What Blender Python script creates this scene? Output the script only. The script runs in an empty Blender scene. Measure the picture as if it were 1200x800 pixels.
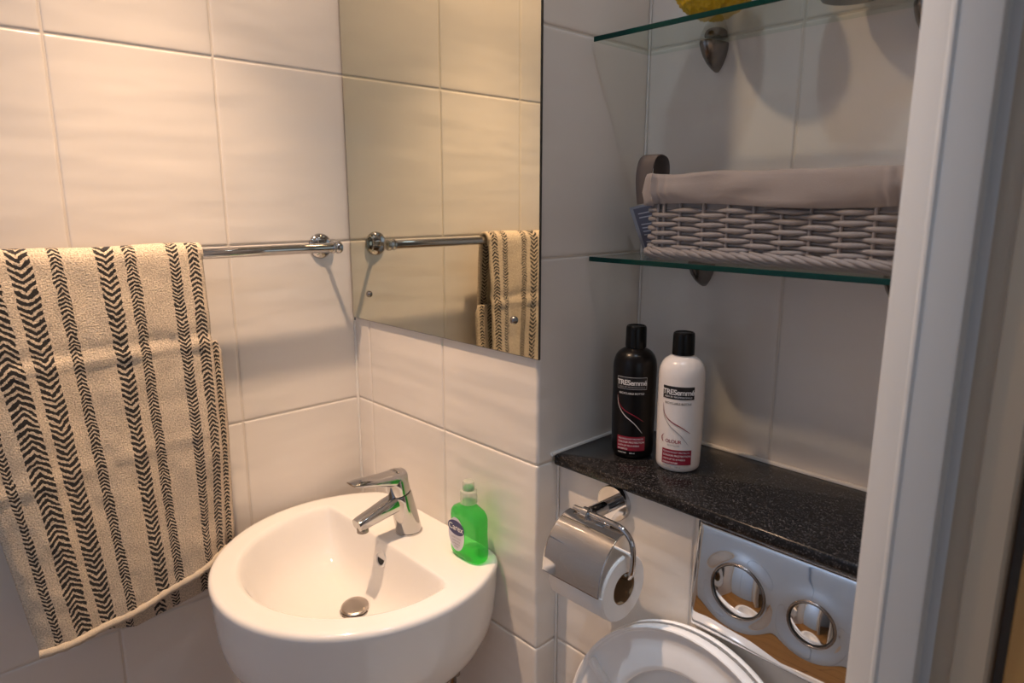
import bpy, bmesh, math, random
from mathutils import Vector, Matrix, noise
random.seed(7)
PI = math.pi
SC = bpy.context.scene
COL = SC.collection
Z0 = 1.0            # all heights below are measured from a tile joint 1 m above the floor
W = 0.552           # outer corner between mirror wall and alcove
D1 = 0.0498         # face of the boxed-in cistern
D2 = 0.259          # back of the alcove
XR = 1.075          # inner face of the doorway wall
YF = -1.35          # far wall opposite the mirror
ZC = 1.30           # ceiling
TH = 1 / 3.0

# ------------------------------------------------------------------ materials
def mat(name, color=(.8, .8, .8), rough=.5, metal=0.0, spec=.5, trans=0.0, ior=1.45, coat=0.0, sheen=0.0, emit=None, estr=0.0, sss=0.0):
    m = bpy.data.materials.new(name); m.use_nodes = True
    b = m.node_tree.nodes['Principled BSDF']
    b.inputs['Base Color'].default_value = (*color, 1)
    b.inputs['Roughness'].default_value = rough
    b.inputs['Metallic'].default_value = metal
    b.inputs['Specular IOR Level'].default_value = spec
    b.inputs['Transmission Weight'].default_value = trans
    b.inputs['IOR'].default_value = ior
    b.inputs['Coat Weight'].default_value = coat
    b.inputs['Sheen Weight'].default_value = sheen
    if emit:
        b.inputs['Emission Color'].default_value = (*emit, 1); b.inputs['Emission Strength'].default_value = estr
    return m

class NT:
    def __init__(s, m): s.t = m.node_tree; s.b = s.t.nodes['Principled BSDF']
    def n(s, typ, **kw):
        x = s.t.nodes.new(typ)
        for k, v in kw.items():
            if k.startswith('i_'): x.inputs[k[2:].replace('_', ' ')].default_value = v
            else: setattr(x, k, v)
        return x
    def l(s, a, b): s.t.links.new(a, b)
    def math(s, op, a, b=None, c=None, clamp=False):
        x = s.t.nodes.new('ShaderNodeMath'); x.operation = op; x.use_clamp = clamp
        for i, v in enumerate((a, b, c)):
            if v is None: continue
            if isinstance(v, (int, float)): x.inputs[i].default_value = v
            else: s.l(v, x.inputs[i])
        return x.outputs[0]

def bump(m, scale=(1, 1, 1), nscale=1.0, strength=.1, dist=.01, detail=2.0, coord='Object'):
    q = NT(m); tc = q.n('ShaderNodeTexCoord'); mp = q.n('ShaderNodeMapping'); mp.inputs['Scale'].default_value = scale
    q.l(tc.outputs[coord], mp.inputs['Vector'])
    nz = q.n('ShaderNodeTexNoise'); nz.inputs['Scale'].default_value = nscale; nz.inputs['Detail'].default_value = detail
    q.l(mp.outputs[0], nz.inputs['Vector'])
    bp = q.n('ShaderNodeBump'); bp.inputs['Strength'].default_value = strength; bp.inputs['Distance'].default_value = dist
    q.l(nz.outputs['Fac'], bp.inputs['Height']); q.l(bp.outputs[0], q.b.inputs['Normal'])
    return q, nz

M = {}
M['tile'] = mat('glazed_tile', (.74, .69, .635), .13, spec=.5)
bump(M['tile'], (6, 6, 21), 1.0, .55, .006, 1.0)
M['grout'] = mat('grout', (.66, .60, .53), .8)
M['white_paint'] = mat('white_gloss_paint', (.70, .69, .67), .35)
M['cream_paint'] = mat('cream_gloss_paint', (.50, .42, .32), .4)
M['ceiling'] = mat('ceiling_paint', (.80, .79, .77), .9)
M['hall_paint'] = mat('hall_paint', (.70, .71, .73), .8)
M['cool_white'] = mat('white_door_cool_light_tint', (.56, .70, .90), .3)  # white doors: the blue cast of cool light is put into this colour
M['ceramic'] = mat('white_ceramic', (.79, .765, .735), .08, spec=.55)
M['plastic_white'] = mat('white_plastic', (.90, .89, .88), .22)
M['plastic_grey'] = mat('grey_rubber', (.55, .53, .50), .5)
M['chrome'] = mat('chrome', (.53, .52, .52), .045, 1.0)
M['plate'] = mat('polished_plate', (.66, .655, .66), .03, 1.0)
M['brushed'] = mat('satin_metal', (.26, .24, .23), .25, 1.0)
M['plug'] = mat('worn_chrome_plug', (.55, .49, .44), .25, 1.0)
bump(M['plug'], (1, 1, 1), 60, .15, .002, 4)
M['dark_gap'] = mat('dark_gap', (.02, .02, .02), .6)
M['mirror'] = mat('mirror_silver', (.69, .675, .56), 0.0, 1.0)
M['mirror_edge'] = mat('mirror_edge', (.05, .045, .035), .3)
M['glass_edge'] = mat('green_glass_edge', (.003, .040, .033), .2, spec=.25)
M['black_plastic'] = mat('black_plastic', (.005, .005, .005), .25, spec=.25)
M['black_body'] = mat('black_bottle_plastic', (.006, .005, .005), .28, spec=.28)
M['cream_body'] = mat('pearl_bottle_plastic', (.80, .74, .70), .25)
M['print_white'] = mat('white_print', (.75, .73, .72), .4)
M['print_grey'] = mat('grey_print', (.30, .28, .28), .4)
M['print_red'] = mat('red_print', (.26, .012, .03), .35)
M['print_black'] = mat('black_print', (.012, .011, .011), .35)
M['paper'] = mat('tissue_paper', (.84, .81, .78), .95)
bump(M['paper'], (1, 1, 1), 300, .25, .001, 3)
M['card_tube'] = mat('cardboard_tube', (.30, .19, .10), .9)
M['wicker'] = mat('grey_painted_willow', (.32, .29, .285), .6)
bump(M['wicker'], (1, 1, 1), 120, .3, .002, 3)
M['liner'] = mat('grey_cotton', (.36, .315, .295), .95, sheen=.2)
bump(M['liner'], (1, 1, 1), 700, .25, .001, 2)
M['strap'] = mat('taupe_handle', (.12, .097, .088), .6)
M['yellow'] = mat('yellow_puff', (.62, .40, .015), .45)
bump(M['yellow'], (1, 1, 1), 70, .8, .006, 5)
M['grey_pot'] = mat('dark_grey_pot', (.12, .11, .10), .4)
M['leaflet'] = mat('pale_leaflet', (.36, .36, .40), .5)
M['leaflet_print'] = mat('blue_grey_leaflet_print', (.13, .13, .18), .5)
M['silicone'] = mat('white_silicone', (.74, .71, .67), .4)
M['label_navy'] = mat('navy_label', (.02, .025, .12), .3)
M['label_pale'] = mat('pale_label', (.62, .60, .66), .4)
M['green_cap'] = mat('green_cap_plastic', (.01, .38, .07), .25)
M['hem'] = mat('cream_towel_hem', (.56, .47, .36), .95)
bump(M['hem'], (1, 1, 1), 500, .6, .002, 3)

def layered(name, tint, gloss_rough, ior, body=None, fac=0.0, spread=None):
    """see-through material: tinted transparency under a fresnel reflection, with an optional coloured body"""
    m = bpy.data.materials.new(name); m.use_nodes = True; t = m.node_tree
    for n in list(t.nodes):
        if n.type == 'BSDF_PRINCIPLED': t.nodes.remove(n)
    out = [n for n in t.nodes if n.type == 'OUTPUT_MATERIAL'][0]
    tr = t.nodes.new('ShaderNodeBsdfTransparent'); tr.inputs[0].default_value = (*tint, 1)
    gl = t.nodes.new('ShaderNodeBsdfGlossy'); gl.inputs['Roughness'].default_value = gloss_rough
    fr = t.nodes.new('ShaderNodeFresnel'); fr.inputs[0].default_value = ior
    src = tr.outputs[0]
    if body:
        df = t.nodes.new('ShaderNodeBsdfDiffuse'); df.inputs[0].default_value = (*body, 1)
        tl = t.nodes.new('ShaderNodeBsdfTranslucent'); tl.inputs[0].default_value = (*body, 1)
        mm = t.nodes.new('ShaderNodeMixShader'); mm.inputs[0].default_value = .5
        t.links.new(df.outputs[0], mm.inputs[1]); t.links.new(tl.outputs[0], mm.inputs[2])
        m2 = t.nodes.new('ShaderNodeMixShader'); m2.inputs[0].default_value = fac
        t.links.new(tr.outputs[0], m2.inputs[1]); t.links.new(mm.outputs[0], m2.inputs[2]); src = m2.outputs[0]
    mx = t.nodes.new('ShaderNodeMixShader')
    ge = t.nodes.new('ShaderNodeNewGeometry'); fm_ = t.nodes.new('ShaderNodeMath'); fm_.operation = 'SUBTRACT'; fm_.inputs[0].default_value = 1
    mu = t.nodes.new('ShaderNodeMath'); mu.operation = 'MULTIPLY'
    t.links.new(ge.outputs['Backfacing'], fm_.inputs[1]); t.links.new(fr.outputs[0], mu.inputs[0]); t.links.new(fm_.outputs[0], mu.inputs[1])
    t.links.new(mu.outputs[0], mx.inputs[0]); t.links.new(src, mx.inputs[1]); t.links.new(gl.outputs[0], mx.inputs[2])
    t.links.new(mx.outputs[0], out.inputs[0])
    return m
M['glass'] = layered('clear_shelf_glass', (.93, .97, .94), 0.0, 1.45)
M['soap'] = layered('green_soap', (.40, .95, .45), .03, 1.45, (.02, .60, .11), .24)
M['clear_cap'] = layered('clear_plastic_cap', (.92, .93, .90), .08, 1.5, (.85, .84, .80), .45)

# granite: black with fine pale flecks
m = M['granite'] = mat('black_granite', (.01, .01, .01), .18, spec=.3)
q = NT(m); tc = q.n('ShaderNodeTexCoord')
v1 = q.n('ShaderNodeTexVoronoi'); v1.inputs['Scale'].default_value = 620
v2 = q.n('ShaderNodeTexNoise'); v2.inputs['Scale'].default_value = 160; v2.inputs['Detail'].default_value = 3
q.l(tc.outputs['Object'], v1.inputs['Vector']); q.l(tc.outputs['Object'], v2.inputs['Vector'])
sep = q.n('ShaderNodeSeparateColor'); q.l(v1.outputs['Color'], sep.inputs[0])
a = q.math('POWER', sep.outputs[0], 8.0); b_ = q.math('MULTIPLY', a, v2.outputs['Fac'])
cr = q.n('ShaderNodeMix', data_type='RGBA'); q.l(b_, cr.inputs[0])
cr.inputs[6].default_value = (.010, .009, .009, 1); cr.inputs[7].default_value = (.17, .15, .145, 1)
q.l(cr.outputs[2], q.b.inputs['Base Color'])

# wooden floor / door
def wood(name, c1, c2, plank=None, axis=(1, 1, 1)):
    m = mat(name, c1, .35); q = NT(m); tc = q.n('ShaderNodeTexCoord'); mp = q.n('ShaderNodeMapping'); mp.inputs['Scale'].default_value = axis
    q.l(tc.outputs['Object'], mp.inputs[0]); nz = q.n('ShaderNodeTexNoise'); nz.inputs['Scale'].default_value = 6; nz.inputs['Detail'].default_value = 5; nz.inputs['Distortion'].default_value = .6
    q.l(mp.outputs[0], nz.inputs['Vector'])
    mx = q.n('ShaderNodeMix', data_type='RGBA'); mx.inputs[6].default_value = (*c1, 1); mx.inputs[7].default_value = (*c2, 1)
    q.l(nz.outputs['Fac'], mx.inputs[0]); last = mx.outputs[2]
    if plank:
        br = q.n('ShaderNodeTexBrick'); br.inputs['Scale'].default_value = 1; br.inputs['Brick Width'].default_value = 1.2; br.inputs['Row Height'].default_value = plank
        br.inputs['Mortar Size'].default_value = .0025; br.inputs['Color1'].default_value = (1, 1, 1, 1); br.inputs['Color2'].default_value = (.8, .78, .75, 1); br.inputs['Mortar'].default_value = (.25, .2, .15, 1)
        q.l(tc.outputs['Object'], br.inputs['Vector'])
        m3 = q.n('ShaderNodeMix', data_type='RGBA', blend_type='MULTIPLY'); m3.inputs[0].default_value = 1
        q.l(last, m3.inputs[6]); q.l(br.outputs['Color'], m3.inputs[7]); last = m3.outputs[2]
    q.l(last, q.b.inputs['Base Color']); return m
M['floor'] = wood('oak_floor', (.42, .22, .07), (.26, .12, .035), .12, (1, 9, 1))
M['door'] = wood('oak_veneer', (.66, .37, .13), (.52, .28, .09), None, (8, 8, .8))

# towel: beige terry with columns of charcoal chevrons.  uv.x = metres from right edge, uv.y = metres along the cloth
STRIPES = [(.344, .014, -1, .0072), (.301, .032, 1, .0105), (.257, .029, -1, .0105), (.212, .016, 1, .0066),
           (.147, .025, -1, .0100), (.112, .017, 1, .0062), (.048, .017, -1, .0068), (.0165, .018, 1, .0078), (-.012, .012, 1, .0075)]
def towel_material():
    m = mat('striped_terry', (.55, .46, .35), .95, spec=.15, sheen=.25); q = NT(m)
    uv = q.n('ShaderNodeUVMap'); nz = q.n('ShaderNodeTexNoise'); nz.inputs['Scale'].default_value = 55; nz.inputs['Detail'].default_value = 2
    q.l(uv.outputs[0], nz.inputs['Vector'])
    sp = q.n('ShaderNodeSeparateXYZ'); q.l(uv.outputs[0], sp.inputs[0])
    ns = q.n('ShaderNodeSeparateColor'); q.l(nz.outputs['Color'], ns.inputs[0])
    n2 = q.n('ShaderNodeTexNoise'); n2.inputs['Scale'].default_value = 300; n2.inputs['Detail'].default_value = 2; q.l(uv.outputs[0], n2.inputs['Vector'])
    s2 = q.n('ShaderNodeSeparateColor'); q.l(n2.outputs['Color'], s2.inputs[0])
    u = q.math('ADD', q.math('ADD', sp.outputs[0], q.math('MULTIPLY', q.math('SUBTRACT', ns.outputs[0], .5), .007)), q.math('MULTIPLY', q.math('SUBTRACT', s2.outputs[0], .5), .0035))
    v = q.math('ADD', q.math('ADD', sp.outputs[1], q.math('MULTIPLY', q.math('SUBTRACT', ns.outputs[1], .5), .010)), q.math('MULTIPLY', q.math('SUBTRACT', s2.outputs[1], .5), .0028))
    lo = q.n('ShaderNodeTexNoise'); lo.inputs['Scale'].default_value = 9; lo.inputs['Detail'].default_value = 1; q.l(uv.outputs[0], lo.inputs['Vector'])
    total = None
    for c, w, s, p in STRIPES:
        d = q.math('ABSOLUTE', q.math('SUBTRACT', u, c))
        wid = q.math('MULTIPLY', q.math('ADD', q.math('MULTIPLY', lo.outputs['Fac'], .5), .75), w / 2)
        inside = q.math('LESS_THAN', d, wid)
        ph = q.math('FRACT', q.math('ADD', q.math('DIVIDE', v, p), q.math('MULTIPLY', d, s * .75 / p)))
        tri = q.math('ABSOLUTE', q.math('SUBTRACT', ph, .5))
        on_ = q.math('MULTIPLY', inside, q.math('LESS_THAN', tri, .29))
        total = on_ if total is None else q.math('MAXIMUM', total, on_)
    fine = q.n('ShaderNodeTexNoise'); fine.inputs['Scale'].default_value = 420; fine.inputs['Detail'].default_value = 3; q.l(uv.outputs[0], fine.inputs['Vector'])
    base = q.n('ShaderNodeMix', data_type='RGBA'); base.inputs[6].default_value = (.40, .315, .225, 1); base.inputs[7].default_value = (.90, .75, .57, 1)
    fr = q.n('ShaderNodeMapRange'); fr.inputs['From Min'].default_value = .3; fr.inputs['From Max'].default_value = .7; q.l(fine.outputs['Fac'], fr.inputs['Value'])
    q.l(fr.outputs[0], base.inputs[0])
    mx = q.n('ShaderNodeMix', data_type='RGBA'); q.l(total, mx.inputs[0]); q.l(base.outputs[2], mx.inputs[6]); mx.inputs[7].default_value = (.030, .027, .025, 1)
    q.l(mx.outputs[2], q.b.inputs['Base Color'])
    h = q.math('ADD', q.math('MULTIPLY', fine.outputs['Fac'], 1.0), q.math('MULTIPLY', total, -.45))
    bp = q.n('ShaderNodeBump'); bp.inputs['Strength'].default_value = .7; bp.inputs['Distance'].default_value = .004
    q.l(h, bp.inputs['Height']); q.l(bp.outputs[0], q.b.inputs['Normal'])
    return m
M['towel'] = towel_material()

# ------------------------------------------------------------------ mesh helpers
ROOTS = []
def thing(name, loc, label, cat, group=None):
    o = bpy.data.objects.new(name, None); COL.objects.link(o); o.location = loc; o.empty_display_size = .05
    o['label'] = label; o['category'] = cat
    if group: o['group'] = group
    ROOTS.append(o); return o
def origin(p):
    v = Vector((0, 0, 0))
    while p is not None: v += p.location; p = p.parent
    return v
def mk(name, verts, faces, material, parent=None, smooth=True, base=None, mats=None, fm=None, uvs=None, angle=40):
    """one mesh object; verts in scene coordinates"""
    off = origin(parent) if parent else Vector((0, 0, 0))
    b = Vector(base) if base is not None else Vector((0, 0, 0))
    me = bpy.data.meshes.new(name)
    me.from_pydata([tuple(Vector(v) - off - b) for v in verts], [], faces)
    me.materials.append(material)
    for x in (mats or []): me.materials.append(x)
    if fm:
        for i, k in enumerate(fm): me.polygons[i].material_index = k
    if uvs:
        ul = me.uv_layers.new(name='UVMap')
        for lp in me.loops: ul.data[lp.index].uv = uvs[lp.vertex_index]
    bm = bmesh.new(); bm.from_mesh(me); bmesh.ops.recalc_face_normals(bm, faces=bm.faces); bm.to_mesh(me); bm.free()
    if smooth:
        me.shade_smooth()
        me.set_sharp_from_angle(angle=math.radians(angle))
    o = bpy.data.objects.new(name, me); COL.objects.link(o)
    o.location = b
    if parent: o.parent = parent
    else: ROOTS.append(o)
    return o
def struct(o): o['kind'] = 'structure'; return o
def tag(o, label, cat, group=None):
    o['label'] = label; o['category'] = cat
    if group: o['group'] = group
    return o

def grid(rows, closed=False, cap0=False, cap1=False):
    """loft a list of equally long rings / rows"""
    v = []; f = []; n = len(rows[0])
    for r in rows: v += [tuple(p) for p in r]
    for i in range(len(rows) - 1):
        for j in range(n if closed else n - 1):
            k = (j + 1) % n
            f.append((i * n + j, i * n + k, (i + 1) * n + k, (i + 1) * n + j))
    if cap0: f.append(tuple(reversed(range(n))))
    if cap1: f.append(tuple((len(rows) - 1) * n + j for j in range(n)))
    return v, f
def join(*parts):
    v = []; f = []
    for pv, pf in parts:
        o = len(v); v += list(pv); f += [tuple(i + o for i in t) for t in pf]
    return v, f
def box(x0, x1, y0, y1, z0, z1, bev=0.0, seg=2):
    bm = bmesh.new(); bmesh.ops.create_cube(bm, size=1)
    for w in bm.verts:
        w.co = Vector(((x0 + x1) / 2 + w.co.x * (x1 - x0), (y0 + y1) / 2 + w.co.y * (y1 - y0), (z0 + z1) / 2 + w.co.z * (z1 - z0)))
    if bev: bmesh.ops.bevel(bm, geom=bm.edges[:], offset=bev, segments=seg, profile=.5, affect='EDGES')
    bm.verts.index_update()
    v = [tuple(w.co) for w in bm.verts]; f = [tuple(w.index for w in p.verts) for p in bm.faces]; bm.free(); return v, f
def lathe(center, prof, n=40, axis='z', sx=1.0, sy=1.0, cap=True):
    """prof: list of (r, h) along the axis"""
    c = Vector(center); rows = []
    for r, h in prof:
        ring = []
        for k in range(n):
            a = 2 * PI * k / n; p, s = r * math.cos(a) * sx, r * math.sin(a) * sy
            d = {'z': (p, s, h), 'y': (p, h, s), 'x': (h, p, s)}[axis]
            ring.append(c + Vector(d))
        rows.append(ring)
    return grid(rows, True, cap, cap)
def sweep(path, radii, n=16, up=(0, 0, 1), cap=True, power=2.0):
    """tube along path; radii: number or (side, up) per point"""
    P = [Vector(p) for p in path]; rows = []; U = Vector(up)
    for i, p in enumerate(P):
        t = (P[min(i + 1, len(P) - 1)] - P[max(i - 1, 0)]).normalized()
        s = t.cross(U)
        if s.length < 1e-4: s = t.cross(Vector((1, 0, 0)))
        s.normalize(); w = s.cross(t).normalized()
        r = radii[i] if isinstance(radii, (list, tuple)) else radii
        ra, rb = r if isinstance(r, (list, tuple)) else (r, r)
        ring = []
        for k in range(n):
            a = 2 * PI * k / n; ca, sa = math.cos(a), math.sin(a)
            e = 2 / power
            ring.append(p + s * (ra * math.copysign(abs(ca) ** e, ca)) + w * (rb * math.copysign(abs(sa) ** e, sa)))
        rows.append(ring)
    return grid(rows, True, cap, cap)
def bez(pts, n=12):
    """smooth polyline through pts (Catmull-Rom)"""
    P = [Vector(p) for p in pts]; out = []
    for i in range(len(P) - 1):
        p0 = P[max(i - 1, 0)]; p1 = P[i]; p2 = P[i + 1]; p3 = P[min(i + 2, len(P) - 1)]
        for k in range(n):
            t = k / n
            out.append(.5 * ((2 * p1) + (p2 - p0) * t + (2 * p0 - 5 * p1 + 4 * p2 - p3) * t * t + (3 * p1 - p0 - 3 * p2 + p3) * t ** 3))
    out.append(P[-1]); return out
def torus(center, R, r, axis='y', n=48, k=10):
    rows = []; c = Vector(center)
    for i in range(n):
        a = 2 * PI * i / n; ring = []
        for j in range(k):
            b = 2 * PI * j / k; rr = R + r * math.cos(b); h = r * math.sin(b)
            p, s = rr * math.cos(a), rr * math.sin(a)
            ring.append(c + Vector({'z': (p, s, h), 'y': (p, h, s), 'x': (h, p, s)}[axis]))
        rows.append(ring)
    rows.append(rows[0]); return grid(rows, True)

def text_geo(s, size, align='LEFT', space=1.0, bold=.012):
    cu = bpy.data.curves.new('txt', 'FONT'); cu.body = s; cu.size = size; cu.align_x = align; cu.space_character = space; cu.offset = bold * size
    o = bpy.data.objects.new('txt', cu); COL.objects.link(o)
    bpy.context.view_layer.update()
    me = o.to_mesh()
    v = [(w.co.x, w.co.y) for w in me.vertices]; f = [tuple(p.vertices) for p in me.polygons]
    o.to_mesh_clear(); bpy.data.objects.remove(o); bpy.data.curves.remove(cu)
    return v, f
def rect_geo(x0, x1, y0, y1, n=10):
    v = []; f = []
    for j in (0, 1):
        for i in range(n + 1): v.append((x0 + (x1 - x0) * i / n, (y0, y1)[j]))
    for i in range(n): f.append((i, i + 1, n + 1 + i + 1, n + 1 + i))
    return v, f

# ------------------------------------------------------------------ tiled walls
def tiled(name, path, ujoints, zjoints, side=1, gap=.0026, mat_=None):
    """real tiles (rounded edges) along a wall path in plan, laid on a grout bed. side: +1 visible face to the right of travel"""
    P = [Vector((p[0], p[1])) for p in path]; S = [0.0]
    for i in range(1, len(P)): S.append(S[-1] + (P[i] - P[i - 1]).length)
    segn = []
    for i in range(len(P) - 1):
        d = (P[i + 1] - P[i]).normalized(); segn.append(Vector((d.y, -d.x)) * side)
    vn = [segn[0]] + [(segn[i - 1] + segn[i]).normalized() for i in range(1, len(P) - 1)] + [segn[-1]]
    def at(u, depth):
        u = min(max(u, 0), S[-1])
        for i in range(len(P) - 1):
            if u <= S[i + 1] + 1e-9: break
        t = (u - S[i]) / (S[i + 1] - S[i]); p = P[i].lerp(P[i + 1], t)
        nn = vn[i].lerp(vn[i + 1], t).normalized() if len(P) > 2 else segn[i]
        if len(P) > 2 and (S[i + 1] - S[i]) > .03:      # straight run: keep flat
            nn = segn[i]
            if t < 1e-6: nn = vn[i]
            if t > 1 - 1e-6: nn = vn[i + 1]
        return p - nn * depth
    ED = [(0, .0024), (.0006, .0013), (.0014, .0006), (.0026, .00015), (.0042, 0), (.0075, 0)]
    V = []; F = []; FM = []
    for a in range(len(ujoints) - 1):
        u0, u1 = ujoints[a] + gap / 2, ujoints[a + 1] - gap / 2
        us = [(u0 + e, d) for e, d in ED] + [(s, 0) for s in S if u0 + .008 < s < u1 - .008] + [(u1 - e, d) for e, d in reversed(ED)]
        for b in range(len(zjoints) - 1):
            z0, z1 = zjoints[b] + gap / 2, zjoints[b + 1] - gap / 2
            zs = [(z0 + e, d) for e, d in ED] + [(z1 - e, d) for e, d in reversed(ED)]
            rows = []
            for z, dz in zs:
                r = []
                for u, du in us:
                    p = at(u, min(.0026, math.hypot(du, dz))); r.append((p.x, p.y, z))
                rows.append(r)
            gv, gf = grid(rows); o = len(V); V += gv; F += [tuple(i + o for i in t) for t in gf]; FM += [0] * len(gf)
    rows = []
    for z in (zjoints[0], zjoints[-1]):
        r = []
        for u in sorted(set([ujoints[0], ujoints[-1]] + [s for s in S if ujoints[0] < s < ujoints[-1]])):
            p = at(u, .0019); r.append((p.x, p.y, z))
        rows.append(r)
    gv, gf = grid(rows); o = len(V); V += gv; F += [tuple(i + o for i in t) for t in gf]; FM += [1] * len(gf)
    ob = mk(name, V, F, mat_ or M['tile'], mats=[M['grout']], fm=FM, angle=80)
    return struct(ob)

ZJ = [-1.0, -2 * TH, -TH, 0, TH, 2 * TH, 1.0, ZC]
ZJA = [-1.0, -2 * TH, -TH, 0, TH + .006, 2 * TH, 1.0, ZC]
tiled('wall_left', [(0, YF), (0, 0)], [0, .0953, .3455, .5957, .8459, 1.0955, 1.35], ZJA, 1)
rr = .007
arc = [(W - rr + rr * math.sin(a), rr - rr * math.cos(a)) for a in [PI / 2 * i / 6 for i in range(7)]]
tiled('wall_back', [(0, 0)] + arc + [(W, D2)], [0, .0567, .3067, W - rr + rr * PI / 2 + D2 - rr], ZJ, 1)
tiled('wall_alcove', [(W, D2), (XR, D2)], [0, .8132 - W, XR - W], [-.02, TH, 2 * TH, 1.0, ZC], 1)
tiled('wall_boxing', [(W, D1), (XR, D1)], [0, .8125 - W, XR - W], [-1, -2 * TH, -TH, -.006], 1)
tiled('wall_front', [(XR, YF), (0, YF)], [0, .25, .5, .75, XR], ZJ, 1)
tiled('wall_right', [(XR, D2), (XR, -.062)], [0, .25, D2 + .062], ZJ, 1)
# body of the doorway wall (seen from the hall and through the doorway)
struct(mk('wall_doorway', *join(box(XR + .003, 1.175, -.058, 1.2, -1, ZC), box(XR + .003, 1.175, -3, -.95, -1, ZC), box(XR + .003, 1.175, -.95, -.058, 1.05, ZC)), M['hall_paint'], smooth=False))
struct(mk('floor', [(-.3, -3, -1), (3.2, -3, -1), (3.2, 1.5, -1), (-.3, 1.5, -1)], [(0, 1, 2, 3)], M['floor'], smooth=False))
struct(mk('ceiling', [(-.3, -3, ZC), (3.2, -3, ZC), (3.2, 1.5, ZC), (-.3, 1.5, ZC)], [(3, 2, 1, 0)], M['ceiling'], smooth=False))
# hall beyond the doorway, with the window that lights it
HX = 2.55
wy0, wy1, wz0, wz1 = -1.75, -.55, -.25, .95
struct(mk('wall_hall', *join(box(HX, HX + .1, -3, wy0, -1, ZC), box(HX, HX + .1, wy1, 1.2, -1, ZC), box(HX, HX + .1, wy0, wy1, -1, wz0), box(HX, HX + .1, wy0, wy1, wz1, ZC)), M['hall_paint'], smooth=False))
struct(mk('wall_hall_far', *box(1.175, HX, 1.2, 1.3, -1, ZC), M['hall_paint'], smooth=False))
struct(mk('wall_hall_near', *box(1.175, HX, -3.1, -3, -1, ZC), M['hall_paint'], smooth=False))
struct(mk('window_1', *join(box(HX - .01, HX + .06, wy0, wy1, wz0, wz0 + .05), box(HX - .01, HX + .06, wy0, wy1, wz1 - .05, wz1), box(HX - .01, HX + .06, wy0, wy0 + .05, wz0 + .05, wz1 - .05),
       box(HX - .01, HX + .06, wy1 - .05, wy1, wz0 + .05, wz1 - .05), box(HX, HX + .05, -1.17, -1.13, wz0 + .05, wz1 - .05)), M['white_paint'], smooth=False))

# door frame (right-hand jamb): moulded profile in plan, full height; and the head and other jamb
def prof_extrude(pts, z0, z1):
    return grid([[(x, y, z0) for x, y in pts], [(x, y, z1) for x, y in pts]], True, True, True)
jamb = [(1.062, -.054), (1.062, -.064), (1.0665, -.0685), (1.0875, -.0775), (1.0890, -.0800), (1.0905, -.0812), (1.0925, -.0815), (1.0940, -.0806), (1.0950, -.0800), (1.1215, -.0790), (1.1240, -.0784), (1.1246, -.076),
        (1.1246, -.054)]
jamb2 = [(1.1249, -.030), (1.1249, -.0570), (1.1490, -.0600), (1.1500, -.0640), (1.1740, -.0640), (1.1765, -.062), (1.1765, -.030)]
jl = [(x, -.95 + (-.054 - y)) for x, y in jamb]
struct(mk('trim_1', *prof_extrude(jamb, -1, 1.05), M['white_paint'], angle=25))
struct(mk('trim_6', *prof_extrude(jamb2, -1, 1.05), M['cream_paint'], angle=25))
struct(mk('trim_2', *join(prof_extrude(jl, -1, 1.05), box(1.062, 1.1765, -.93, -.08, 1.03, 1.055)), M['white_paint'], angle=25))
# silicone beads
struct(mk('trim_3', *join(sweep([(W + .001, D2 - .004, .0135), (XR, D2 - .004, .0135)], .0042, 10), sweep([(W + .0035, .03, .0135), (W + .0035, D2, .0135)], .0035, 10)), M['silicone']))
struct(mk('trim_4', *sweep([(W + .002, D1 - .002, -1), (W + .002, D1 - .002, 0)], .0022, 10), M['silicone']))

struct(mk('trim_5', *join(sweep([(W + .0015, D2 - .0015, .012), (W + .002, D2 - .002, ZC)], .0022, 10), sweep([(.0015, -.0015, -1), (.0015, -.0015, .170)], .003, 10), sweep([(.002, YF + .002, -1), (.002, YF + .002, ZC)], .004, 10), sweep([(XR - .002, YF + .002, -1), (XR - .002, YF + .002, ZC)], .004, 10)), M['silicone']))
struct(mk('door_1', *join(box(.06, .522, YF + .004, YF + .034, -.99, 1.0, .003), box(.528, 1.01, YF + .004, YF + .034, -.99, 1.0, .003)), M['cool_white'], smooth=False))
# hall door, folded back beside the jamb
d = thing('hall_door', (1.186, -.05, -.99), 'oak coloured door folded back beside the white door frame', 'door')
mk('door_panel', *box(1.186, 1.93, -.052, -.012, -.99, 1.03, .002), M['door'], d)
mk('handle', *join(sweep(bez([(1.86, -.052, .02), (1.86, -.10, .02), (1.85, -.107, .02), (1.75, -.107, .02)], 6), .009, 12), lathe((1.86, -.052, .02), [(.026, 0), (.026, -.006), (.02, -.009)], 24, 'y')), M['chrome'], d)

# ------------------------------------------------------------------ mirror
MY = -.006
mx0, mx1, mz0, mz1 = .0060, .5585, .1775, .99
t = thing('bathroom_mirror', (.28, 0, mz0), 'frameless wall mirror above the washbasin, reflecting towel and rail', 'mirror')
v, f = box(mx0, mx1, MY, -.0008, mz0, mz1, .0012, 1)
fm = []
for p in f:
    c = sum((Vector(v[i]) for i in p), Vector()) / len(p)
    fm.append(0 if c.y < MY + .0001 and len(p) == 4 else 1)
mk('glass', v, f, M['mirror'], t, smooth=False, mats=[M['mirror_edge']], fm=fm)
for x in (.0725, .503):
    for z in (.234,):
        mk('screw_cap', *lathe((x, MY, z), [(.0068, 0), (.0066, -.002), (.0055, -.0042), (.0035, -.0056), (.001, -.0062)], 20, 'y'), M['brushed'], t)

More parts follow.
